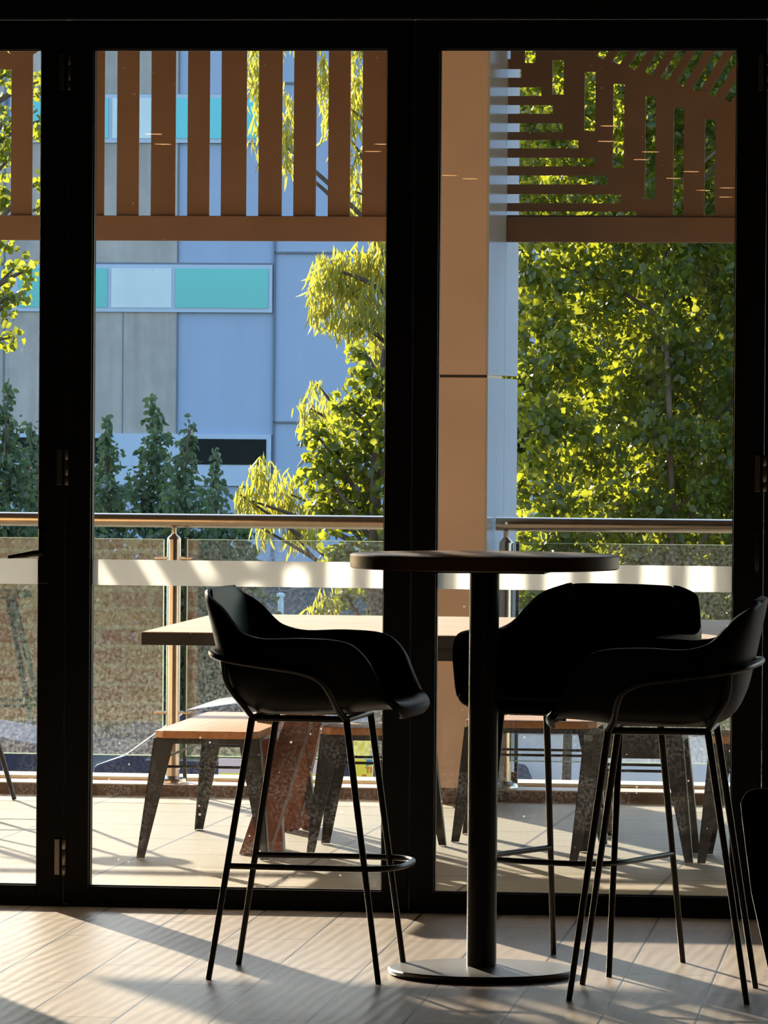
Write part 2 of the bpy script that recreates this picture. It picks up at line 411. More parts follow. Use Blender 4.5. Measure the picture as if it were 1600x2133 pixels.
# ------------------------------------------------------------------ folding glass doors
def hinge(parent, x, z0, z1, rot=0):
    h = z1-z0
    p = MB().box(x-.028, x-.013, -.0475, -.040, z0, z1).build('hinge', M['hinge'], parent, bevel=.001)
    b = MB()
    for a, c in ((0, .245), (.27, .68), (.705, 1)):
        b.lathe([(.0055, z0+h*a), (.0068, z0+h*a+.002), (.0068, z0+h*c-.002), (.0055, z0+h*c)], x+.0, -.046, 14)
    b.build('hinge_barrel', M['hinge'], p, smooth=True)
GL = {2: (-1.86, -1.0015), 3: (-.8494, .0045), 4: (.1543, 1.005)}
doors = []
for i in range(len(XJ)-1):
    x0, x1 = XJ[i]+.002, XJ[i+1]-.002
    g0, g1 = GL.get(i, (x0+.072, x1-.080))
    b = MB()
    b.box(x0, g0, -.036, .036, .008, 2.555).box(g1, x1, -.036, .036, .008, 2.555)
    b.box(g0, g1, -.036, .036, .008, ZG0).box(g0, g1, -.036, .036, ZG1, 2.555)
    fr = struct(b.build('door_%d' % (i+1), M['black_frame'], bevel=.002))
    bd = MB(); e = .006
    bd.box(g0-.001, g0+e*.6, -.020, -.008, ZG0, ZG1).box(g1-e*.6, g1+.001, -.020, -.008, ZG0, ZG1)
    bd.box(g0, g1, -.020, -.008, ZG0-.001, ZG0+e*.6).box(g0, g1, -.020, -.008, ZG1-e*.6, ZG1+.001)
    bd.build('glazing_bead', M['black_metal'], fr)
    MB().box(g0, g1, -.003, .003, ZG0, ZG1).build('glass_pane', M['door_glass'], fr)
    MB().add([(g0+.004, -.0038, .928), (g1-.004, -.0038, .928), (g1-.004, -.0038, 1.002), (g0+.004, -.0038, 1.002)], [(0, 1, 2, 3)]).build('frosted_band', M['film'], fr)
    doors.append(fr)
for di, x in ((3, XJ[3]+.004), (5, XJ[5]+.004)):
    for z0, z1 in ((2.353, 2.457), (1.216, 1.320), (.090, .194)): hinge(doors[di], x, z0, z1)
# lever handle on the left leaf, recessed pull on the right
lv = MB().tube([(-.985, -.038, 1.020), (-.985, -.085, 1.020), (-1.0, -.09, 1.020), (-1.03, -.09, 1.015), (-1.079, -.088, 1.008)], [.009, .009, .0085, .008, .0045], 12, 4).build('lever_handle', M['black_metal'], doors[2], smooth=True)
MB().box(-1.0, -.97, -.044, -.036, .93, 1.09).build('handle_plate', M['black_metal'], lv, bevel=.003)
MB().tube([(1.075, -.038, 1.10), (1.075, -.058, 1.092), (1.075, -.058, 1.0), (1.075, -.038, .992)], .006, 10, 4).build('pull_handle', M['black_metal'], doors[4], smooth=True)

# ------------------------------------------------------------------ slatted screen above the balustrade
YL = 4.93
zb0, zb1 = 2.066, 2.160
def L2(px, py): p = onY(px, py, YL); return (p.x, p.z)
def rect_hole(x0, x1, y0, y1):
    a = L2(x0, y1); b = L2(x1, y0); return [(a[0], a[1]), (b[0], a[1]), (b[0], b[1]), (a[0], b[1])]
def screen(name, xa, xb, holes, parent):
    outer = [(xa, zb1), (xb, zb1), (xb, 3.48), (xa, 3.48)]
    MB().prism(outer, 'y', YL-.003, YL+.003, holes).build(name, M['screen'], parent)
sc = empty('slatted_screen', (0, YL, 0))
tag(sc, 'long copper brown slatted metal screen hanging from the soffit left of the pillar', 'screen')
sc2 = empty('slatted_screen', (0, YL, 0))
tag(sc2, 'copper brown cut metal screen hanging right of the pillar, with horizontal, vertical and slanted slots', 'screen')
for s_ in (sc, sc2): s_.location = (0, 0, 0)
zt = 3.40
holes = []
for a, b_ in ((218,244),(290,315),(366,391),(437,461),(514,539),(588,612),(659,684),(730,755)):
    xa, xb = L2(a, 300)[0], L2(b_, 300)[0]; holes.append([(xa, zb1+.001), (xb, zb1+.001), (xb, zt), (xa, zt)])
pitch = .1315; wslot = .0465
xs = L2(218, 300)[0]
for k in range(1, 3):            # behind the door stile
    xa = xs-pitch*k+.0; 
x0a, x1a = L2(68, 300)[0], L2(89.5, 300)[0]
holes.append([(x0a, zb1+.001), (x0a+wslot, zb1+.001), (x0a+wslot, 2.80), (x0a, 2.77)])
xg = x0a+pitch
while xg+wslot < xs-.05:
    holes.append([(xg, zb1+.001), (xg+wslot, zb1+.001), (xg+wslot, 2.93), (xg, 2.90)]); xg += pitch
for k in range(1, 14):
    xa = x0a-.125*k-.004; zz = 2.765-.052*k
    if zz < zb1+.08: break
    holes.append([(xa, zb1+.001), (xa+wslot, zb1+.001), (xa+wslot, zz), (xa, zz)])
    # slanted slots above the stepped line (leaning to the left)
    zs = zz+.07
    hgt = min(.80, zt-zs-.02)
    if k % 1 == 0 and hgt > .12:
        dx = -hgt*.62
        holes.append([(xa+.01, zs+.012), (xa+.042, zs-.012), (xa+.042+dx, zs-.012+hgt), (xa+.01+dx, zs+.012+hgt)])
screen('slat_panel', -3.9, -.345, holes, sc)
MB().box(-3.9, -.345, YL-.025, YL+.025, zb0, zb1).build('bottom_rail', M['screen'], sc, bevel=.002)
holes = []
for (a, b_, xr) in ((104,123,1064),(144,162,1086),(182,200,1128),(219,237,1152),(257,275,1172),(292,309,1205),(329,346,1239),(366,384,1267),(405,423,1293),(441,448,1326)):
    holes.append(rect_hole(1050.5, xr, a, b_))
for (a, b_, t0, t1) in ((1094,1117,-60,131),(1151,1175,125,197),(1217.5,1241,150,273),(1277,1301,175,350),(1343.5,1367,200,415),(1402,1426,224,448),(1467,1491,248,448),(1532.5,1556,272,448)):
    holes.append(rect_hole(a, b_, t0, t1))
for k in range(18):              # slanted slots: lower ends step down to the right
    bx = 1210+k*33.2; by = 113+k*11.2
    H = min(220, by+150)
    if k < 1: continue
    h = [L2(bx, by-8), L2(bx+14, by), L2(bx+14+H*.62, by-H), L2(bx+H*.62, by-H-8)]
    if h[1][0]+.2 > 2.5 or by > 320: continue
    holes.append(h)
for k in range(6):               # more horizontals above the ones in sight
    holes.append(rect_hole(1050.5, 1062, 104-38*(k+1), 123-38*(k+1))) if L2(0, 104-38*(k+1))[1] < 3.15 else None
xq = L2(1532.5, 300)[0]+.12
while xq < 3.6:
    holes.append([(xq, zb1+.001), (xq+wslot, zb1+.001), (xq+wslot, 2.34), (xq, 2.34)]); xq += pitch
holes = [h for h in holes if max(p[1] for p in h) < 3.45]
xr0 = L2(1049, 300)[0]
screen('slat_panel', xr0, 3.9, holes, sc2)
MB().box(-.146, 3.9, YL-.025, YL+.025, zb0, zb1).build('bottom_rail', M['screen'], sc2, bevel=.002)

# ------------------------------------------------------------------ balustrade
YR = 4.535
def railing(xa, xb, posts, panels, label):
    r = empty('balcony_railing', (0, 0, 0)); tag(r, label, 'railing')
    zc = onY(600, 1087, YR).z
    MB().tube([(xa, YR, zc), (xb, YR, zc)], .0255, 24).build('handrail', M['steel'], r, smooth=True)
    for px in posts:
        p = MB().lathe([(.026, .042), (.026, .945), (.024, .952), (.012, .962), (.0105, .966)], px, YR, 24).build('post', M['steel'], r, smooth=True)
        MB().lathe([(.009, .962), (.009, zc-.03), (.012, zc-.024), (.02, zc-.02)], px, YR, 16).build('spigot', M['steel'], p, smooth=True)
        MB().lathe([(.052, .0415), (.052, .046), (.048, .056), (.030, .064), (.027, .066)], px, YR, 28).build('flange', M['steel'], p, smooth=True)
        MB().box(px+.034, px+.046, YR+.03, YR+.05, .042, .95).build('dark_gap_strip', M['black_metal'], p)  # dark strip added to stand for the dark gap between post and glass
        for sx in (-1, 1):
            for z in (.875, .30):
                MB().box(px+sx*.02-(.05 if sx < 0 else 0), px+sx*.02+(.05 if sx > 0 else 0), YR-.012, YR+.012, z-.004, z+.005).build('glass_clamp', M['steel'], p, bevel=.002)
    for a, b_ in panels:
        g = MB().box(a, b_, YR-.005, YR+.005, .142, .945).build('glass_panel', M['rail_glass'], r)
        MB().box(a, b_, YR-.0052, YR+.0052, .139, .1425).box(a, b_, YR-.0052, YR+.0052, .9445, .9465).box(a-.0015, a+.0005, YR-.0052, YR+.0052, .139, .9465).box(b_-.0005, b_+.0015, YR-.0052, YR+.0052, .139, .9465).build('polished_edge', M['glass_edge'], g)
    return r
px1 = onY(361, 1400, YR).x
gl1, gr1 = onY(339.5, 1400, YR).x, onY(389, 1400, YR).x
railing(-8.9, -.346, [px1-1.46, px1, ], [(px1-1.46+.05, gl1), (gr1, -.40), (px1-2.9, px1-1.51)], 'brushed steel and glass balcony railing left of the brown pillar')
px2 = onY(1052, 1400, YR).x
railing(-.140, 6.0, [px2, px2+1.5], [(onY(1070, 1400, YR).x, px2+1.45), (px2+1.55, px2+2.9)], 'brushed steel and glass balcony railing right of the brown pillar')

# ------------------------------------------------------------------ round bar table indoors
tb = empty('bar_table', (.469, -1.703, 0))
tag(tb, 'tall round bar table with brown top on a black column and disc base', 'table')
tr_ = .344; zt_ = 1.076
MB().lathe([(tr_-.004, zt_-.036), (tr_, zt_-.033), (tr_, zt_-.003), (tr_-.002, zt_-.0015)], n=96).build('table_edge', M['table_edge'], tb, smooth=True)
MB().lathe([(tr_-.002, zt_-.0015), (tr_-.004, zt_)], n=96).build('table_top', M['table_top'], tb, smooth=True)
MB().box(-.17, .17, -.17, .17, zt_-.044, zt_-.036).build('mounting_plate', M['black_metal'], tb)
MB().tube([(0, 0, .02), (0, 0, zt_-.040)], .038, 40).build('column', M['black_metal'], tb, smooth=True)
MB().lathe([(.228, 0), (.236, .004), (.2395, .010), (.2395, .014), (.236, .018), (.10, .021), (.045, .023)], n=96).build('base', M['base_metal'], tb, smooth=True)

# ------------------------------------------------------------------ upholstered bar stools
def catmull(P, n):
    out = []; m = len(P)
    for i in range(m-1):
        p0, p1, p2, p3 = P[max(i-1, 0)], P[i], P[i+1], P[min(i+2, m-1)]
        for k in range(n):
            t = k/n; out.append(0.5*((2*p1)+(-p0+p2)*t+(2*p0-5*p1+4*p2-p3)*t*t+(-p0+3*p1-3*p2+p3)*t**3))
    out.append(P[-1]); return out
def shell_mesh(name, parent, dz=0.0):
    C = [(.272, .672), (.276, .686), (.262, .697), (.20, .694), (.10, .684), (0, .680), (-.09, .681), (-.155, .700), (-.188, .755), (-.204, .815), (-.218, .88), (-.231, .945), (-.239, .987)]
    E = [(.262, .150, .676), (.268, .192, .688), (.256, .224, .707), (.226, .250, .762), (.196, .270, .822), (.145, .283, .862), (.04, .286, .871), (-.06, .281, .868), (-.115, .270, .880), (-.142, .258, .900), (-.176, .238, .938), (-.210, .212, .964), (-.233, .150, .979)]
    Cs = catmull([Vector((a, 0, b)) for a, b in C], 4); Es = catmull([Vector(e) for e in E], 4)
    nu = len(Cs); nv = 14; V = []
    for i in range(nu):
        c, e = Cs[i], Es[i]
        ub = max(0, min(1, (i/(nu-1)-.45)/.35))
        for j in range(-nv, nv+1):
            t = abs(j)/nv; sg = 1 if j >= 0 else -1
            a = t*PI/2
            yy = math.sin(a)**.70; zz = (1-math.cos(a))**1.45
            if e.z-c.z < .03: zz = t*t
            # arms and sides swell outward at mid height
            xx = (1-math.cos(a)) if ub > 0 else t**2
            V.append((c.x+(e.x-c.x)*xx, sg*e.y*yy, c.z+(e.z-c.z)*zz+dz))
    F = []; w_ = 2*nv+1
    for i in range(nu-1):
        for j in range(w_-1): F.append((i*w_+j, i*w_+j+1, (i+1)*w_+j+1, (i+1)*w_+j))
    b = MB(); b.add(V, F); o = b.build(name, M['leather'], parent, smooth=True, angle=180)
    so_ = o.modifiers.new('solid', 'SOLIDIFY'); so_.thickness = .02; so_.offset = 0
    bv = o.modifiers.new('round', 'BEVEL'); bv.width = .007; bv.segments = 3; bv.limit_method = 'ANGLE'; bv.angle_limit = math.radians(50)
    return o
def bar_stool(loc, ang, label, rest=True):
    t = empty('bar_stool', loc, ang); tag(t, label, 'stool')
    sh = shell_mesh('seat_shell', t)
    r = .0085
    for sx in (1, -1):
        for sy in (1, -1):
            if sx > 0: top = [(.128, sy*.172, .665)]
            else: top = [(-.115, sy*.165, .665)]
            MB().tube([(sx*.218, sy*.19, 0), top[0]], [.0075, .0092], 12).build('leg', M['black_metal'], t, smooth=True)
    hoop = []
    side = [(.128, .172, .662), (.112, .205, .690), (.100, .258, .735), (.080, .290, .768), (.03, .297, .788), (-.06, .292, .800), (-.15, .268, .812), (-.205, .215, .822), (-.228, .12, .828)]
    hoop = [Vector(p) for p in side]+[Vector((-.234, 0, .829))]+[Vector((p[0], -p[1], p[2])) for p in side[::-1]]
    MB().tube(hoop, .0088, 12, 5).build('hoop', M['black_metal'], t, smooth=True)
    b = MB()
    for sy in (1, -1):
        b.tube([(-.115, sy*.165, .665), (-.135, sy*.20, .70), (-.165, sy*.235, .75), (-.172, sy*.252, .81)], .0075, 10, 4)
        b.tube([(-.118, sy*.165, .663), (.13, sy*.172, .663)], .0085, 10)
    b.tube([(.128, -.172, .663), (.128, .172, .663)], .0085, 10).tube([(-.115, -.165, .663), (-.115, .165, .663)], .0085, 10)
    b.build('under_frame', M['black_metal'], t, smooth=True)
    fz = .288
    xr = -.115-.103*(1-fz/.665); yr = .165+.025*(1-fz/.665)
    xf = .128+.09*(1-fz/.665); yf = .172+.018*(1-fz/.665)
    fr = [Vector((xr, yr, fz)), Vector((0, (yr+yf)/2+.006, fz)), Vector((xf-.02, yf+.008, fz)), Vector((xf+.045, yf-.020, fz)), Vector((xf+.076, yf-.085, fz)), Vector((xf+.082, 0, fz))]
    fr = fr+[Vector((p.x, -p.y, p.z)) for p in fr[:-1][::-1]]
    if rest: MB().tube(fr, .0075, 12, 5).build('footrest', M['black_metal'], t, smooth=True)
    return t
bar_stool((.030, -1.781, 0), math.radians(-3), 'black leatherette bar stool left of the round table, facing right')
def spin(fx, fy): return math.atan2(fy, fx)
bar_stool((.700, -1.425, 0), spin(-.37, -.93), 'black bar stool between the round table and the glass doors')
bar_stool((.963, -2.086, 0), math.radians(180), 'black bar stool right of the round table, facing left, nearest of the whole stools', rest=False)
ps = empty('tall_stool', (-2.155, 3.95, 0)); tag(ps, 'tall stool out on the balcony at the left edge, only one thin slanted leg showing', 'stool')
MB().lathe([(.15, .70), (.165, .706), (.165, .722), (.16, .728)], n=40).build('seat', M['seat_timber'], ps, smooth=True)
for k in range(4):
    a = math.radians(27+90*k); MB().tube([(.335*math.cos(a), .335*math.sin(a), 0), (.12*math.cos(a), .12*math.sin(a), .70)], [.009, .011], 10).build('leg', M['black_metal'], ps, smooth=True)
MB().tube([(.245*math.cos(math.radians(27+9*k)), .245*math.sin(math.radians(27+9*k)), .295) for k in range(40)], .006, 8, closed=True).build('foot_ring', M['black_metal'], ps, smooth=True)

# low chair at the right edge
ch = empty('side_chair', (0, 0, 0)); 
pc = onY(1543, 1642, -6.3); zc0 = pc.z
cx = pc.x+.235
ch.location = (cx, -6.3, 0); tag(ch, 'black low chair back at the lower right edge, tapering down', 'chair')
def backpoly():
    pts = []
    hw = .235
    P = [(-hw+.075, zc0-.42), (-hw+.02, zc0-.18), (-hw+.004, zc0-.06), (-hw, zc0-.025), (-hw+.008, zc0-.007), (-hw+.025, zc0)]
    return P+[(-x, z) for x, z in P[::-1]]
bk = backpoly()
MB().prism(bk, 'y', -.012, .012).build('backrest', M['leather'], ch, bevel=.006, seg=3)
MB().box(-.15, .15, .0, .40, .38, .42).build('seat', M['leather'], ch, bevel=.02, seg=4)
for sx in (-1, 1):
    MB().tube([(sx*.21, -.03, 0), (sx*.17, .0, .25), (sx*.14, -.0, .5)], .011, 10, 3).build('leg', M['black_metal'], ch, smooth=True)
    MB().tube([(sx*.17, .42, 0), (sx*.14, .36, .38)], .011, 10).build('leg', M['black_metal'], ch, smooth=True)

# ------------------------------------------------------------------ balcony table
ot = empty('balcony_table', (0, 0, 0)); tag(ot, 'large timber table on the balcony with dark edges and red brown legs', 'table')
ZT = .725
ta = onZ(293, 1316, ZT); TX0, TX1, TY0, TY1 = ta.x, 1.98, 1.62, 3.16
MB().box(TX0+.003, TX1-.003, TY0+.003, TY1-.003, ZT-.003, ZT).build('table_top', M['oak_top'], ot)
MB().box(TX0, TX1, TY0, TY1, ZT-.042, ZT-.003).build('table_edge', M['dark_edge'], ot, bevel=.002)
for ya in (TY0+.02, TY1-.06): MB().box(-.28, 1.0, ya, ya+.04, ZT-.082, ZT-.042).build('apron', M['dark_edge'], ot)
def slab_leg(foot, top, w0, w1, parent, name='leg', mat='leg_timber'):
    f = Vector(foot); t_ = Vector(top)
    MB().hexa([(f.x-w0, f.y-w0, f.z), (f.x+w0, f.y-w0, f.z), (f.x+w0, f.y+w0, f.z), (f.x-w0, f.y+w0, f.z)],
              [(t_.x-w1, t_.y-w1, t_.z), (t_.x+w1, t_.y-w1, t_.z), (t_.x+w1, t_.y+w1, t_.z), (t_.x-w1, t_.y+w1, t_.z)]).build(name, M[mat], parent, bevel=.003)
zl = ZT-.043
for mx in (1, -1):
    cxm = (TX0+TX1)/2
    def mir(x): return x if mx > 0 else 2*cxm-x
    slab_leg((mir(-.645), 1.91, 0), (mir(-.46), 2.20, zl), .048, .040, ot)
    slab_leg((mir(-.675), 2.90, 0), (mir(-.50), 2.66, zl), .034, .034, ot)
    slab_leg((mir(-.615), 2.99, 0), (mir(-.72), 2.70, zl), .028, .028, ot)
    slab_leg((mir(-.60), 2.05, 0), (mir(-.70), 2.42, zl), .030, .034, ot)

# ------------------------------------------------------------------ metal stools and bench with timber seats on the balcony
def low_seat(x0, x1, y0, y1, zs, splay, label, name='low_stool', cat='stool', timber=True, dy=.06):
    cx_, cy_ = (x0+x1)/2, (y0+y1)/2
    t = empty(name, (cx_, cy_, 0)); tag(t, label, cat)
    hx, hy = (x1-x0)/2, (y1-y0)/2; ch_ = min(.03, hx*.2)
    poly = [(-hx+ch_, -hy), (hx-ch_, -hy), (hx, -hy+ch_), (hx, hy-ch_), (hx-ch_, hy), (-hx+ch_, hy), (-hx, hy-ch_), (-hx, -hy+ch_)]
    MB().prism(poly, 'z', zs-.024, zs).build('seat', M['seat_timber' if timber else 'tolix'], t, bevel=.003)
    ins = .025
    skirt = MB()
    d = .018
    skirt.box(-hx+.02, hx-.02, -hy+.018, -hy+.022, zs-.024-d, zs-.024).box(-hx+.02, hx-.02, hy-.022, hy-.018, zs-.024-d, zs-.024)
    skirt.box(-hx+.02, -hx+.024, -hy+.02, hy-.02, zs-.024-d, zs-.024).box(hx-.024, hx-.02, -hy+.02, hy-.02, zs-.024-d, zs-.024)
    skirt.build('seat_pan', M['tolix'], t)
    if not timber:
        MB().box(-hx+.03, hx-.03, -hy+.016, -hy+.020, zs-.075, zs-.024).build('seat_rim', M['tolix'], t)
    zt2 = zs-.024
    for sx in (-1, 1):
        for sy in (-1, 1):
            fx, fy = sx*(hx+splay-.01), sy*(hy+dy-.01); txx, ty = sx*(hx-.032), sy*(hy-.035)
            w0, w1 = .013, .034
            m_ = MB()
            # folded sheet leg: two tapering flanges meeting at the outer corner
            for k in (0, 1):
                if k == 0:
                    bot = [(fx, fy), (fx-sx*2*w0, fy), (fx-sx*2*w0, fy-sy*.004), (fx, fy-sy*.004)]
                    tp = [(txx+sx*w1, ty+sy*w1*.5), (txx-sx*w1, ty+sy*w1*.5), (txx-sx*w1, ty+sy*w1*.5-sy*.004), (txx+sx*w1, ty+sy*w1*.5-sy*.004)]
                else:
                    bot = [(fx, fy), (fx, fy-sy*2*w0), (fx-sx*.004, fy-sy*2*w0), (fx-sx*.004, fy)]
                    tp = [(txx+sx*w1, ty+sy*w1*.5), (txx+sx*w1, ty-sy*w1*1.3), (txx+sx*w1-sx*.004, ty-sy*w1*1.3), (txx+sx*w1-sx*.004, ty+sy*w1*.5)]
                m_.hexa([(a, b_, 0) for a, b_ in bot], [(a, b_, zt2) for a, b_ in tp])
            m_.build('leg', M['tolix'], t)
    b = MB(); zb = zs-.115; u = .26
    ax, ay = hx-.03+(splay+.02)*u, hy-.03+dy*u
    b.tube([(-ax, -ay, zb), (ax, -ay, zb)], .0045, 8).tube([(-ax, ay, zb), (ax, ay, zb)], .0045, 8)
    b.tube([(-ax, -ay, zb+.02), (-ax, ay, zb+.02)], .0045, 8).tube([(ax, -ay, zb+.02), (ax, ay, zb+.02)], .0045, 8)
    b.build('brace', M['black_metal'], t, smooth=True)
    return t
ZS = .405
sa = onZ(320, 1522, ZS); sb = onZ(545, 1522, ZS); sc_ = onZ(425, 1482, ZS)
low_seat(sa.x, sb.x, sa.y, sc_.y, ZS, .055, 'long narrow timber topped bench end on under the left end of the balcony table', 'bench', 'bench')
s2 = onZ(666, 1516, ZS)
low_seat(s2.x, s2.x+.335, s2.y+.02, s2.y+.36, ZS, .05, 'timber topped metal stool right of the bench, half hidden by the middle door post', dy=.03)
s3 = onZ(968, 1500, ZS)
low_seat(s3.x, s3.x+.44, s3.y, s3.y+.33, ZS, .05, 'timber topped metal stool behind the column of the round table', dy=.03)
low_seat(.42, .735, 1.86, 2.20, ZS-.002, .05, 'all metal dark grey stool seen below the two right bar stools', timber=False, dy=.03)
s5 = onZ(1455, 1525, ZS)
low_seat(.825, 1.165, 1.84, 2.18, ZS, .045, 'timber topped metal stool at the far right of the balcony, its orange edge showing', dy=.03)

# ------------------------------------------------------------------ downlights seen mirrored in the door glass
for (px, py) in ((320,280),(340,301),(797,301),(777,316),(935,366),(978,373),(1270,263),(1263,295),(1355,317),(1337,333),(1440,358),(1403,372),(1465,397),(1515,392),(1512,411)):
    p = onZ(px, py, 2.955)
    d_ = empty('downlight', (p.x, -p.y, 2.96)); tag(d_, 'small round warm downlight in the dark ceiling, seen as a streak in the door glass', 'lamp', 'downlights mirrored in the door glass')
    MB().lathe([(.05, -.004), (.05, -.001)], n=20).build('lens', M['lamp'], d_)
    MB().lathe([(.062, -.003), (.062, 0)], n=20).build('trim_ring', M['black_frame'], d_)

# ------------------------------------------------------------------ building across the street
YB = 95.0
def B(px, py): p = onY(px, py, YB); return p.x, p.z
bd = empty('office_building', (0, YB, 0)); tag(bd, 'blue and grey concrete office building across the street with teal windows', 'building')
bd.location = (0, 0, 0)
xb_ = B(370, 700)[0]; xj = B(572, 700)[0]; xL = -48; xR = 30
x8 = B(8, 600)[0]
MB().box(xL, xR, YB, YB+14, -2.2, 19).build('wall', M['blue_wall'], bd)  # length and height out of view sized to shade the shrubs
row = []
def slab(x0, x1, z0, z1, m, name='wall_panel', y=.06, par=bd):
    return MB().box(x0, x1, YB-y, YB+.02, z0, z1).build(name, m, par)
z = lambda py: B(300, py)[1]
for (zt0, zb0_) in ((-60, 196), (296, 547), (650, 905)):
    slab(B(-50, 0)[0]-.0, xb_, z(zb0_), z(zt0), M['grey_wall'])
    slab(x8-6, B(-53, 0)[0], z(zb0_), z(zt0), M['grey_wall'])
jm = MB()
for a in (xj, B(14, 0)[0]): jm.box(a-.02, a+.02, YB-.065, YB, -2.2, 12)
for py in (525, 877, 173): jm.box(xj, xR, YB-.065, YB, z(py)-.02, z(py)+.02)
jm.box(xb_-.012, xb_+.012, YB-.068, YB, -2.2, 12)
jm.box(B(262, 0)[0]-.01, B(262, 0)[0]+.01, YB-.068, YB, z(905), z(650))
for py in (549, 198): jm.box(x8-6, xj, YB-.07, YB, z(py)-.02, z(py)+.02)
jm.build('panel_joint', M['joint'], bd)
def winrow(y0, y1):
    fx0, fx1 = B(25, 0)[0], B(573, 0)[0]
    f = slab(fx0, fx1, z(y1), z(y0), M['frame_white'], 'window', .12)
    for a, b_, m in ((45, 230, 'teal_glass'), (238, 363, 'white_panel'), (371, 565, 'teal_glass')):
        MB().box(B(a, 0)[0], B(b_, 0)[0], YB-.14, YB-.1, z(y1-9), z(y0+8)).build('pane', M[m], f)
    for k in range(1, 3):
        f2 = slab(fx0-5.8*k, fx1-5.8*k, z(y1), z(y0), M['frame_white'], 'window', .12)
        MB().box(fx0-5.8*k+.1, fx1-5.8*k-.1, YB-.14, YB-.1, z(y1-9), z(y0+8)).build('pane', M['teal_glass'], f2)
winrow(551, 650); winrow(197, 298); winrow(-158, -57)
f = slab(B(-20, 0)[0], B(573, 0)[0], z(1010), z(903), M['frame_white'], 'window', .12)
MB().box(B(385, 0)[0], B(563, 0)[0], YB-.14, YB-.1, z(966), z(913)).build('pane', M['dark_glass'], f)
MB().box(B(25, 0)[0], B(240, 0)[0], YB-.14, YB-.1, z(966), z(913)).build('pane', M['dark_glass'], f)

# ------------------------------------------------------------------ trees
rng = np.random.default_rng(5)
def leaves(centers, radii, counts, L, W, droop, clump=.0, fold=.25, squash=(1, 1, 1)):
    P = []
    for c, r, n in zip(centers, radii, counts):
        n = int(n); d = rng.normal(size=(n, 3)); d /= np.linalg.norm(d, axis=1)[:, None]
        rr = rng.random(n)**.45
        nz = 1+.22*np.sin(d[:, 0]*5+c[0]*7)*np.cos(d[:, 2]*6+c[2]*5)
        P.append(np.array(c)+d*(rr*nz)[:, None]*np.array(r))
    P = np.concatenate(P); n = len(P)
    # leaf axis a (points along the leaf), normal nn
    a = rng.normal(size=(n, 3)); a[:, 2] -= droop; a /= np.linalg.norm(a, axis=1)[:, None]
    q = rng.normal(size=(n, 3)); s_ = np.cross(a, q); s_ /= np.linalg.norm(s_, axis=1)[:, None]; nn = np.cross(s_, a)
    sz = (.65+.7*rng.random(n))[:, None]
    l_, w_ = L*sz, W*sz
    prof = ((.0, .0), (.28, 1.0), (.68, .85), (1.0, .0), (.68, -.85), (.28, -1.0))
    V = np.zeros((n, 6, 3))
    for k, (u, v_) in enumerate(prof):
        curve = -.22*(u**2)
        V[:, k] = P+a*l_*u+s_*w_*.5*v_+nn*(abs(v_)*w_*fold+curve*l_*.6)
    F = (np.arange(n)[:, None, None]*6+np.array([[0, 1, 2, 3], [0, 3, 4, 5]])[None]).reshape(-1, 4)
    return V.reshape(-1, 3), F
def foliage(name, mat, parent, V, F):
    me = bpy.data.meshes.new(name); nv, nf = len(V), len(F)
    me.vertices.add(nv); me.vertices.foreach_set('co', V.astype(np.float32).ravel())
    me.loops.add(nf*4); me.loops.foreach_set('vertex_index', F.astype(np.int32).ravel())
    me.polygons.add(nf); me.polygons.foreach_set('loop_start', np.arange(0, nf*4, 4, dtype=np.int32)); me.polygons.foreach_set('loop_total', np.full(nf, 4, dtype=np.int32))
    me.update(calc_edges=True); me.materials.append(mat)
    o = bpy.data.objects.new(name, me); COL.objects.link(o); o.parent = parent; return o
def tree(name, label, cat, Y, clusters, mat, L, W, droop, dens, trunk_px, group=None, depth=1.0, extra=(), trunk_r=.09):
    """clusters: (px, py, rx_px, rz_px) at depth Y (+dy)"""
    cen, rad, cnt = [], [], []
    for cl in clusters:
        px, py, rx, rz = cl[:4]; dy = cl[4] if len(cl) > 4 else rng.uniform(-.3, .3)
        p = onY(px, py, Y+dy); s_ = (Y+dy-CAM.y)/math.cos(PSI)/FPX
        rxm, rzm = rx*s_, rz*s_; rym = max(min(rxm, rzm), .12)*depth
        cen.append((p.x, p.y, p.z)); rad.append((rxm, rym, rzm)); cnt.append(3.6*dens*rxm*rzm*PI/(L*W)*(.6+.4*rym/.25))
    for (c, r, k) in extra: cen.append(c); rad.append(r); cnt.append(k)
    pt = onY(trunk_px, 1100, Y); base = Vector((pt.x, pt.y, -2.2))
    t = empty(name, base); tag(t, label, cat, group)
    V, F = leaves(cen, rad, cnt, L, W, droop)
    V = V-np.array(base)
    foliage('foliage', mat, t, V, F)
    top = max(c[2]+r[2]*.3 for c, r in zip(cen, rad))-base.z
    b = MB(); b.tube([(0, 0, 0), (.04, .02, top*.35), (-.04, .05, top*.7), (.02, 0, top)], [trunk_r, trunk_r*.8, trunk_r*.5, trunk_r*.15], 10, 5)
    for ci, (c, r) in enumerate(zip(cen, rad)):
        if ci % max(1, len(cen)//14): continue
        rel = Vector(c)-base
        zr = max(.5, rel.z-rng.uniform(.3, .9)*(.4+abs(rel.x)))
        fr = min(zr/top, .95)
        b.tube([(0, .03, min(zr, top*.95)), (rel.x*.5, rel.y*.5+.02, (zr+rel.z)/2+.05), (rel.x, rel.y, rel.z)], [trunk_r*.35*(1.1-fr), .018, .006], 6, 3)
    b.build('trunk', M['bark'], t, smooth=True)
    return t
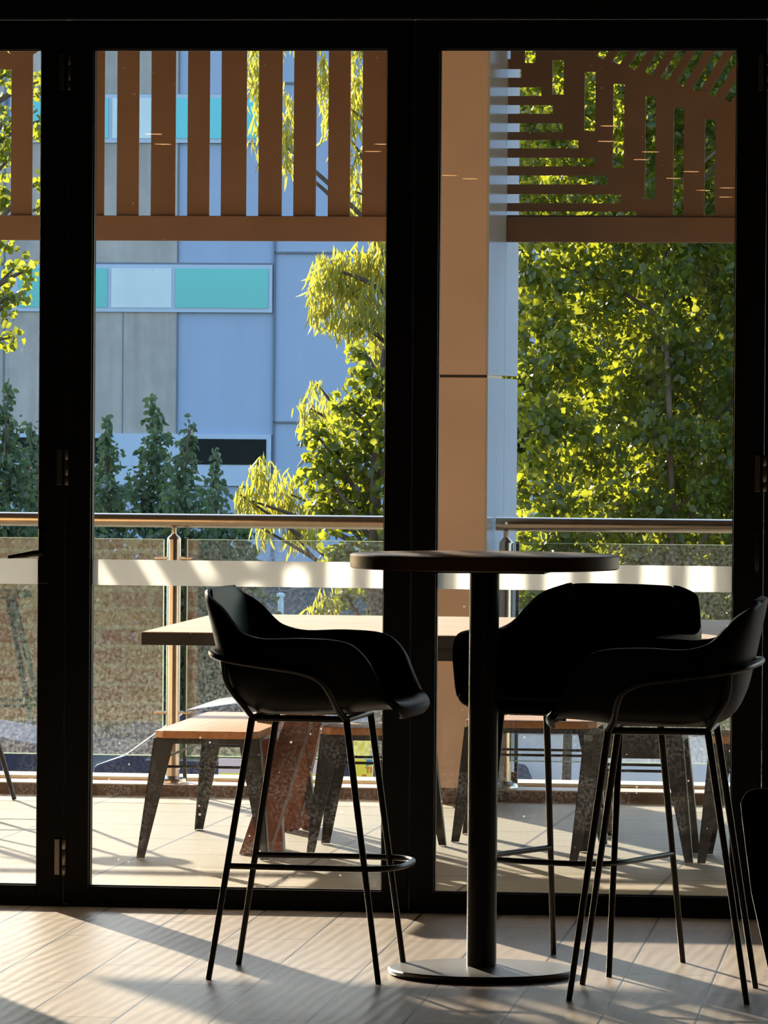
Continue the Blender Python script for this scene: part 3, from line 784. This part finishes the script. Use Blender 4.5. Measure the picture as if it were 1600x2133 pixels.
# gum tree with hanging branches
gum = [(720,590,75,80),(775,545,60,50),(690,560,42,50),(780,640,45,75),(735,670,60,45),(668,640,28,45),(790,720,25,50),(660,600,22,40),
       (645,850,32,45),(700,860,40,55),(660,800,20,18),
       (545,985,38,45),(515,1040,26,45),(560,1050,45,45),(605,1030,30,55),(640,1060,28,45),(500,1030,14,25),
       (535,160,28,70),(552,270,30,60),(598,250,22,90),(600,330,16,30),(670,150,22,60),(690,240,24,70),(720,330,24,60),(742,400,16,60),(745,160,24,60),(735,230,24,60),(640,140,16,40),(790,300,40,120),(800,180,40,100),
       (610,1110,32,28),(650,1105,25,22),(545,1100,18,22),(685,1250,28,36),(655,1265,22,20),(560,60,60,60),(660,30,80,60),(760,40,80,80),(800,460,30,60)]
tree('gum_tree', 'gum tree with drooping yellow green leaves left of the pillar', 'tree', 24.5, gum, M['leaf_gum'], .115, .015, 3.2, .95, 838, depth=1.3, trunk_r=.12)
pear = [(745,735,30,32),(762,790,42,50),(728,850,42,42),(770,860,40,60),(700,930,60,60),(772,950,48,70),(668,985,50,55),(735,1020,62,60),(690,1070,60,45),(775,1060,45,60),(700,1150,45,40),(760,1160,50,45),(720,1235,34,30),(785,1240,34,35),(655,900,30,30),(835,900,60,150),(845,1100,60,150)]
tree('pear_tree', 'upright glossy leaved pear tree in front of the gum tree, beside the middle door post', 'tree', 22.5, pear, M['leaf_pear'], .062, .050, .7, 1.5, 790, depth=1.1)
big = []
for gx in range(1105, 1900, 62):
    for gy in range(-150, 1330, 62):
        big.append((gx+rng.uniform(-18, 18), gy+rng.uniform(-20, 20), 46, 48, rng.uniform(-.25, .45)))
back = []  # rear clusters added so the right side of the crown falls into shade
for gx in range(1200, 1900, 75):
    for gy in range(-150, 1330, 80):
        back.append((gx+rng.uniform(-20, 20), gy+rng.uniform(-20, 20), 58, 60, rng.uniform(1.0, 1.9)))
tree('pear_tree', 'wide wall of dense green pear foliage right of the pillar', 'tree', 21.5, big+back, M['leaf_pear'], .062, .050, .6, 1.15, 1390, depth=1.2, trunk_r=.03)
shade_mass = [(gx+rng.uniform(-20, 20), gy+rng.uniform(-20, 20), 62, 66, rng.uniform(-.5, .7)) for gx in range(985, 1750, 85) for gy in range(-560, 1230, 88)]
tree('pear_tree', 'added pear tree close behind the wall of foliage right of the pillar, shading its right side', 'tree', 26.4, shade_mass, M['leaf_pear'], .085, .07, .6, 1.5, 1180, depth=1.2, trunk_r=.04)  # added tree, blocks the sun so the foliage in front goes dark
hang = [(15,150,35,45),(8,250,35,50),(22,330,30,45),(8,410,32,50),(80,170,22,50),(85,250,18,40),(88,370,14,35),(84,430,14,25),(5,500,34,40),(28,560,28,25),(62,560,14,30),(12,630,34,45),(22,700,24,28),(50,610,22,18),(-60,400,60,300),(10,60,60,60)]
tree('street_tree', 'dark leafy branches hanging at the upper left edge', 'tree', 20.5, hang, M['leaf_pear'], .060, .048, 1.0, 1.0, -70, depth=1.2)
YD = 44.0
def spire(cx_, top, bot, w):
    out = []; n = max(3, int((bot-top)/34))
    for i in range(n):
        f_ = i/(n-1); out.append((cx_+rng.uniform(-10, 10), top+12+(bot-top-12)*f_, max(13, w*(.35+2.1*min(1, f_*2.2))), 30))
    return out
grpd = [(spire(12, 805, 1480, 38), 12), (spire(62, 880, 1480, 30), 62), (spire(225, 868, 1480, 34), 225), (spire(318, 830, 1480, 40), 318), (spire(388, 882, 1480, 36), 388), (spire(452, 950, 1480, 34), 452), (spire(512, 1060, 1480, 28), 512), (spire(150, 900, 1480, 45), 150)]
lb = ['dark green spire shaped shrub tree at the left edge behind the railing', 'lower dark shrub tree beside the left door post', 'dark shrub tree with reddish tip right of the left door post',
      'tallest dark shrub tree in front of the grey wall panel', 'dark shrub tree before the corner of the blue wall', 'low dark shrub tree under the dark window opening', 'lowest dark shrub tree beside the drooping gum branches', 'dark shrub tree hidden mostly behind the left door post']
for si, ((cl, tx), l_) in enumerate(zip(grpd, lb)):
    tree('shrub_tree', l_, 'tree', YD+(0, 3.0, 0, 2.4, -1.2, 1.0, -1.0, -2.8)[si], cl, M['leaf_dark'], .085, .050, 1.2, 1.25, tx, depth=1.2, group='dark shrub trees behind the railing', trunk_r=.025)

# ------------------------------------------------------------------ vehicles and signs down in the street
def vehicle(name, label, cat, x0, x1, yv, zroof, body, wide=1.7, van=False):
    t = empty(name, ((x0+x1)/2, yv, -2.2)); tag(t, label, cat)
    h = zroof+2.2; l_ = (x1-x0)/2
    if van: prof = [(-l_, .3), (-l_, h*.92), (-l_+.08, h), (l_-1.1, h), (l_-.55, h*.62), (l_-.05, h*.52), (l_, .3)]
    else: prof = [(-l_, .3), (-l_+.02, h*.62), (-l_+.25, h*.68), (-l_+.75, h*.96), (-l_+1.1, h), (l_-1.7, h), (l_-1.0, h*.68), (l_-.1, h*.58), (l_, h*.4), (l_, .3)]
    MB().prism(prof, 'y', 0, wide).build('body', M[body], t, smooth=False, bevel=.04, seg=3)
    wb = MB()
    zb, zt3 = (h*.60, h*.86) if van else (h*.67, h*.93)
    if van: wins = [[(-l_+.2, zb), (-.1, zb), (-.1, zt3), (-l_+.2, zt3)], [(0, zb), (l_-.75, zb), (l_-1.1, zt3), (0, zt3)]]
    else: wins = [[(-l_+.45, zb), (-.25, zb), (-.25, zt3), (-l_+.85, zt3)], [(-.17, zb), (l_-1.15, zb), (l_-1.65, zt3), (-.17, zt3)]]
    for wv_ in wins:
        cxw = sum(p[0] for p in wv_)/4; czw = sum(p[1] for p in wv_)/4
        g = MB().prism([(cxw+(p[0]-cxw)*1.05, czw+(p[1]-czw)*1.12) for p in wv_], 'y', -.012, .01).build('window_trim', M['car_trim'], t)
        MB().prism(wv_, 'y', -.02, -.011).build('window', M['car_glass'], t)
    for sx in (-1, 1):
        for yy in (.0, wide-.2):
            w_ = MB(); 
            pts = [(sx*(l_-.75)+.31*math.cos(2*PI*k/24), .31+.31*math.sin(2*PI*k/24)) for k in range(24)]
            w_.prism(pts, 'y', yy-.02, yy+.2).build('wheel', M['tyre'], t)
    return t
p = onY(190, 1600, 26.6); q = onY(1000, 1600, 26.6)
vehicle('car', 'dark car parked below the railing between the bench and the middle post', 'car', p.x, q.x+.3, 26.6, onY(500, 1466, 26.6).z, 'navy_paint')
p = onY(120, 1600, 29)
vehicle('car', 'dark navy car at the left edge below the railing', 'car', p.x-4.1, p.x, 29, -.8, 'navy_paint')
p = onY(1010, 1600, 28.5)
vehicle('van', 'white van parked below the railing right of the pillar', 'van', p.x, p.x+4.6, 28.5, -.5, 'white_paint', 1.9, True)

def text_mesh(body, size, mat, parent, x, z, y=-.004, mirror=False, squash=1.0):
    cu = bpy.data.curves.new('lettering', 'FONT'); cu.body = body; cu.size = size; cu.extrude = .001; cu.align_x = 'CENTER'; cu.offset = size*.02
    tmp = bpy.data.objects.new('tmp', cu); COL.objects.link(tmp)
    bpy.context.view_layer.update()
    me = bpy.data.meshes.new_from_object(tmp.evaluated_get(bpy.context.evaluated_depsgraph_get()))
    bpy.data.objects.remove(tmp)
    for v in me.vertices:
        a, b_, c = v.co; v.co = ((-a if mirror else a)*squash+x, y-c, b_+z)
    me.materials.clear(); me.materials.append(mat)
    o = bpy.data.objects.new('lettering', me); COL.objects.link(o); o.parent = parent; return o
YS = 23.0
def sign_board(name, label, px0, px1, py0, py1, mat, parts):
    a = onY(px0, py1, YS); b_ = onY(px1, py0, YS)
    cx_ = (a.x+b_.x)/2
    t = empty(name, (cx_, YS, -2.2)); tag(t, label, 'sign')
    hw = (b_.x-a.x)/2; z0, z1 = a.z+2.2, b_.z+2.2
    MB().box(-hw, hw, -.001, .02, z0, z1).build('board', mat, t, bevel=.004)
    for sx in (-1, 1): MB().tube([(sx*hw*.8, .03, 0), (sx*hw*.8, .03, z1-.02)], .012, 8).build('post', M['car_trim'], t)
    parts(t, hw, z0, z1); return t
def ticket(t, hw, z0, z1):
    h = z1-z0
    text_mesh('SP', h*.26, M['sign_violet'], t, -hw*.28, z0+h*.76)
    st = []
    for k in range(10):
        r_ = h*.19 if k % 2 == 0 else h*.10; a = PI/2+k*PI/5
        st.append((-hw*.38+r_*1.25*math.cos(a), z0+h*.57+r_*math.sin(a)))
    MB().prism(st, 'y', -.004, 0).build('star', M['sign_blue'], t)
    text_mesh('YOU', h*.20, M['sign_yellow'], t, -hw*.05, z0+h*.50, -.007)
    text_mesh('TICKETS', h*.19, M['sign_red'], t, -hw*.12, z0+h*.27, squash=.92)
    text_mesh('Book', h*.19, M['sign_red'], t, -hw*.38, z0+h*.10, squash=1.15)
    MB().box(-hw*.75, hw*.3, -.003, 0, z0+h*.01, z0+h*.055).build('small_print', M['sign_black'], t)
sign_board('ticket_sign', 'yellow ticket sign with blue star and red lettering below the railing beside the middle post', 736, 862, 1545, 1634, M['sign_yellow'], ticket)
def poster(t, hw, z0, z1):
    h = z1-z0
    MB().box(-hw*.98, hw*.98, -.003, 0, z0+.002, z0+h*.42).build('yellow_strip', M['sign_yellow'], t)
    text_mesh('VISIT', h*.46, M['sign_violet'], t, hw*.35, z0+h*.06, -.005, mirror=True)
sign_board('poster_board', 'low pink and yellow poster with reversed lettering behind the table legs', 455, 662, 1583, 1632, M['sign_pink'], poster)
def lamp_post(px, y0, Y, label):
    p_ = onY(px, y0, Y); t = empty('bollard', (p_.x, Y, -2.2)); tag(t, label, 'bollard')
    MB().tube([(0, 0, 0), (0, 0, p_.z+2.2)], .035, 12).build('post', M['white_panel'], t, smooth=True)
    MB().lathe([(.05, p_.z+2.2), (.05, p_.z+2.23), (.02, p_.z+2.25)], n=16).build('cap', M['white_panel'], t, smooth=True)
lamp_post(585, 1243, 50, 'slim pale post standing in the street left of the pear tree')
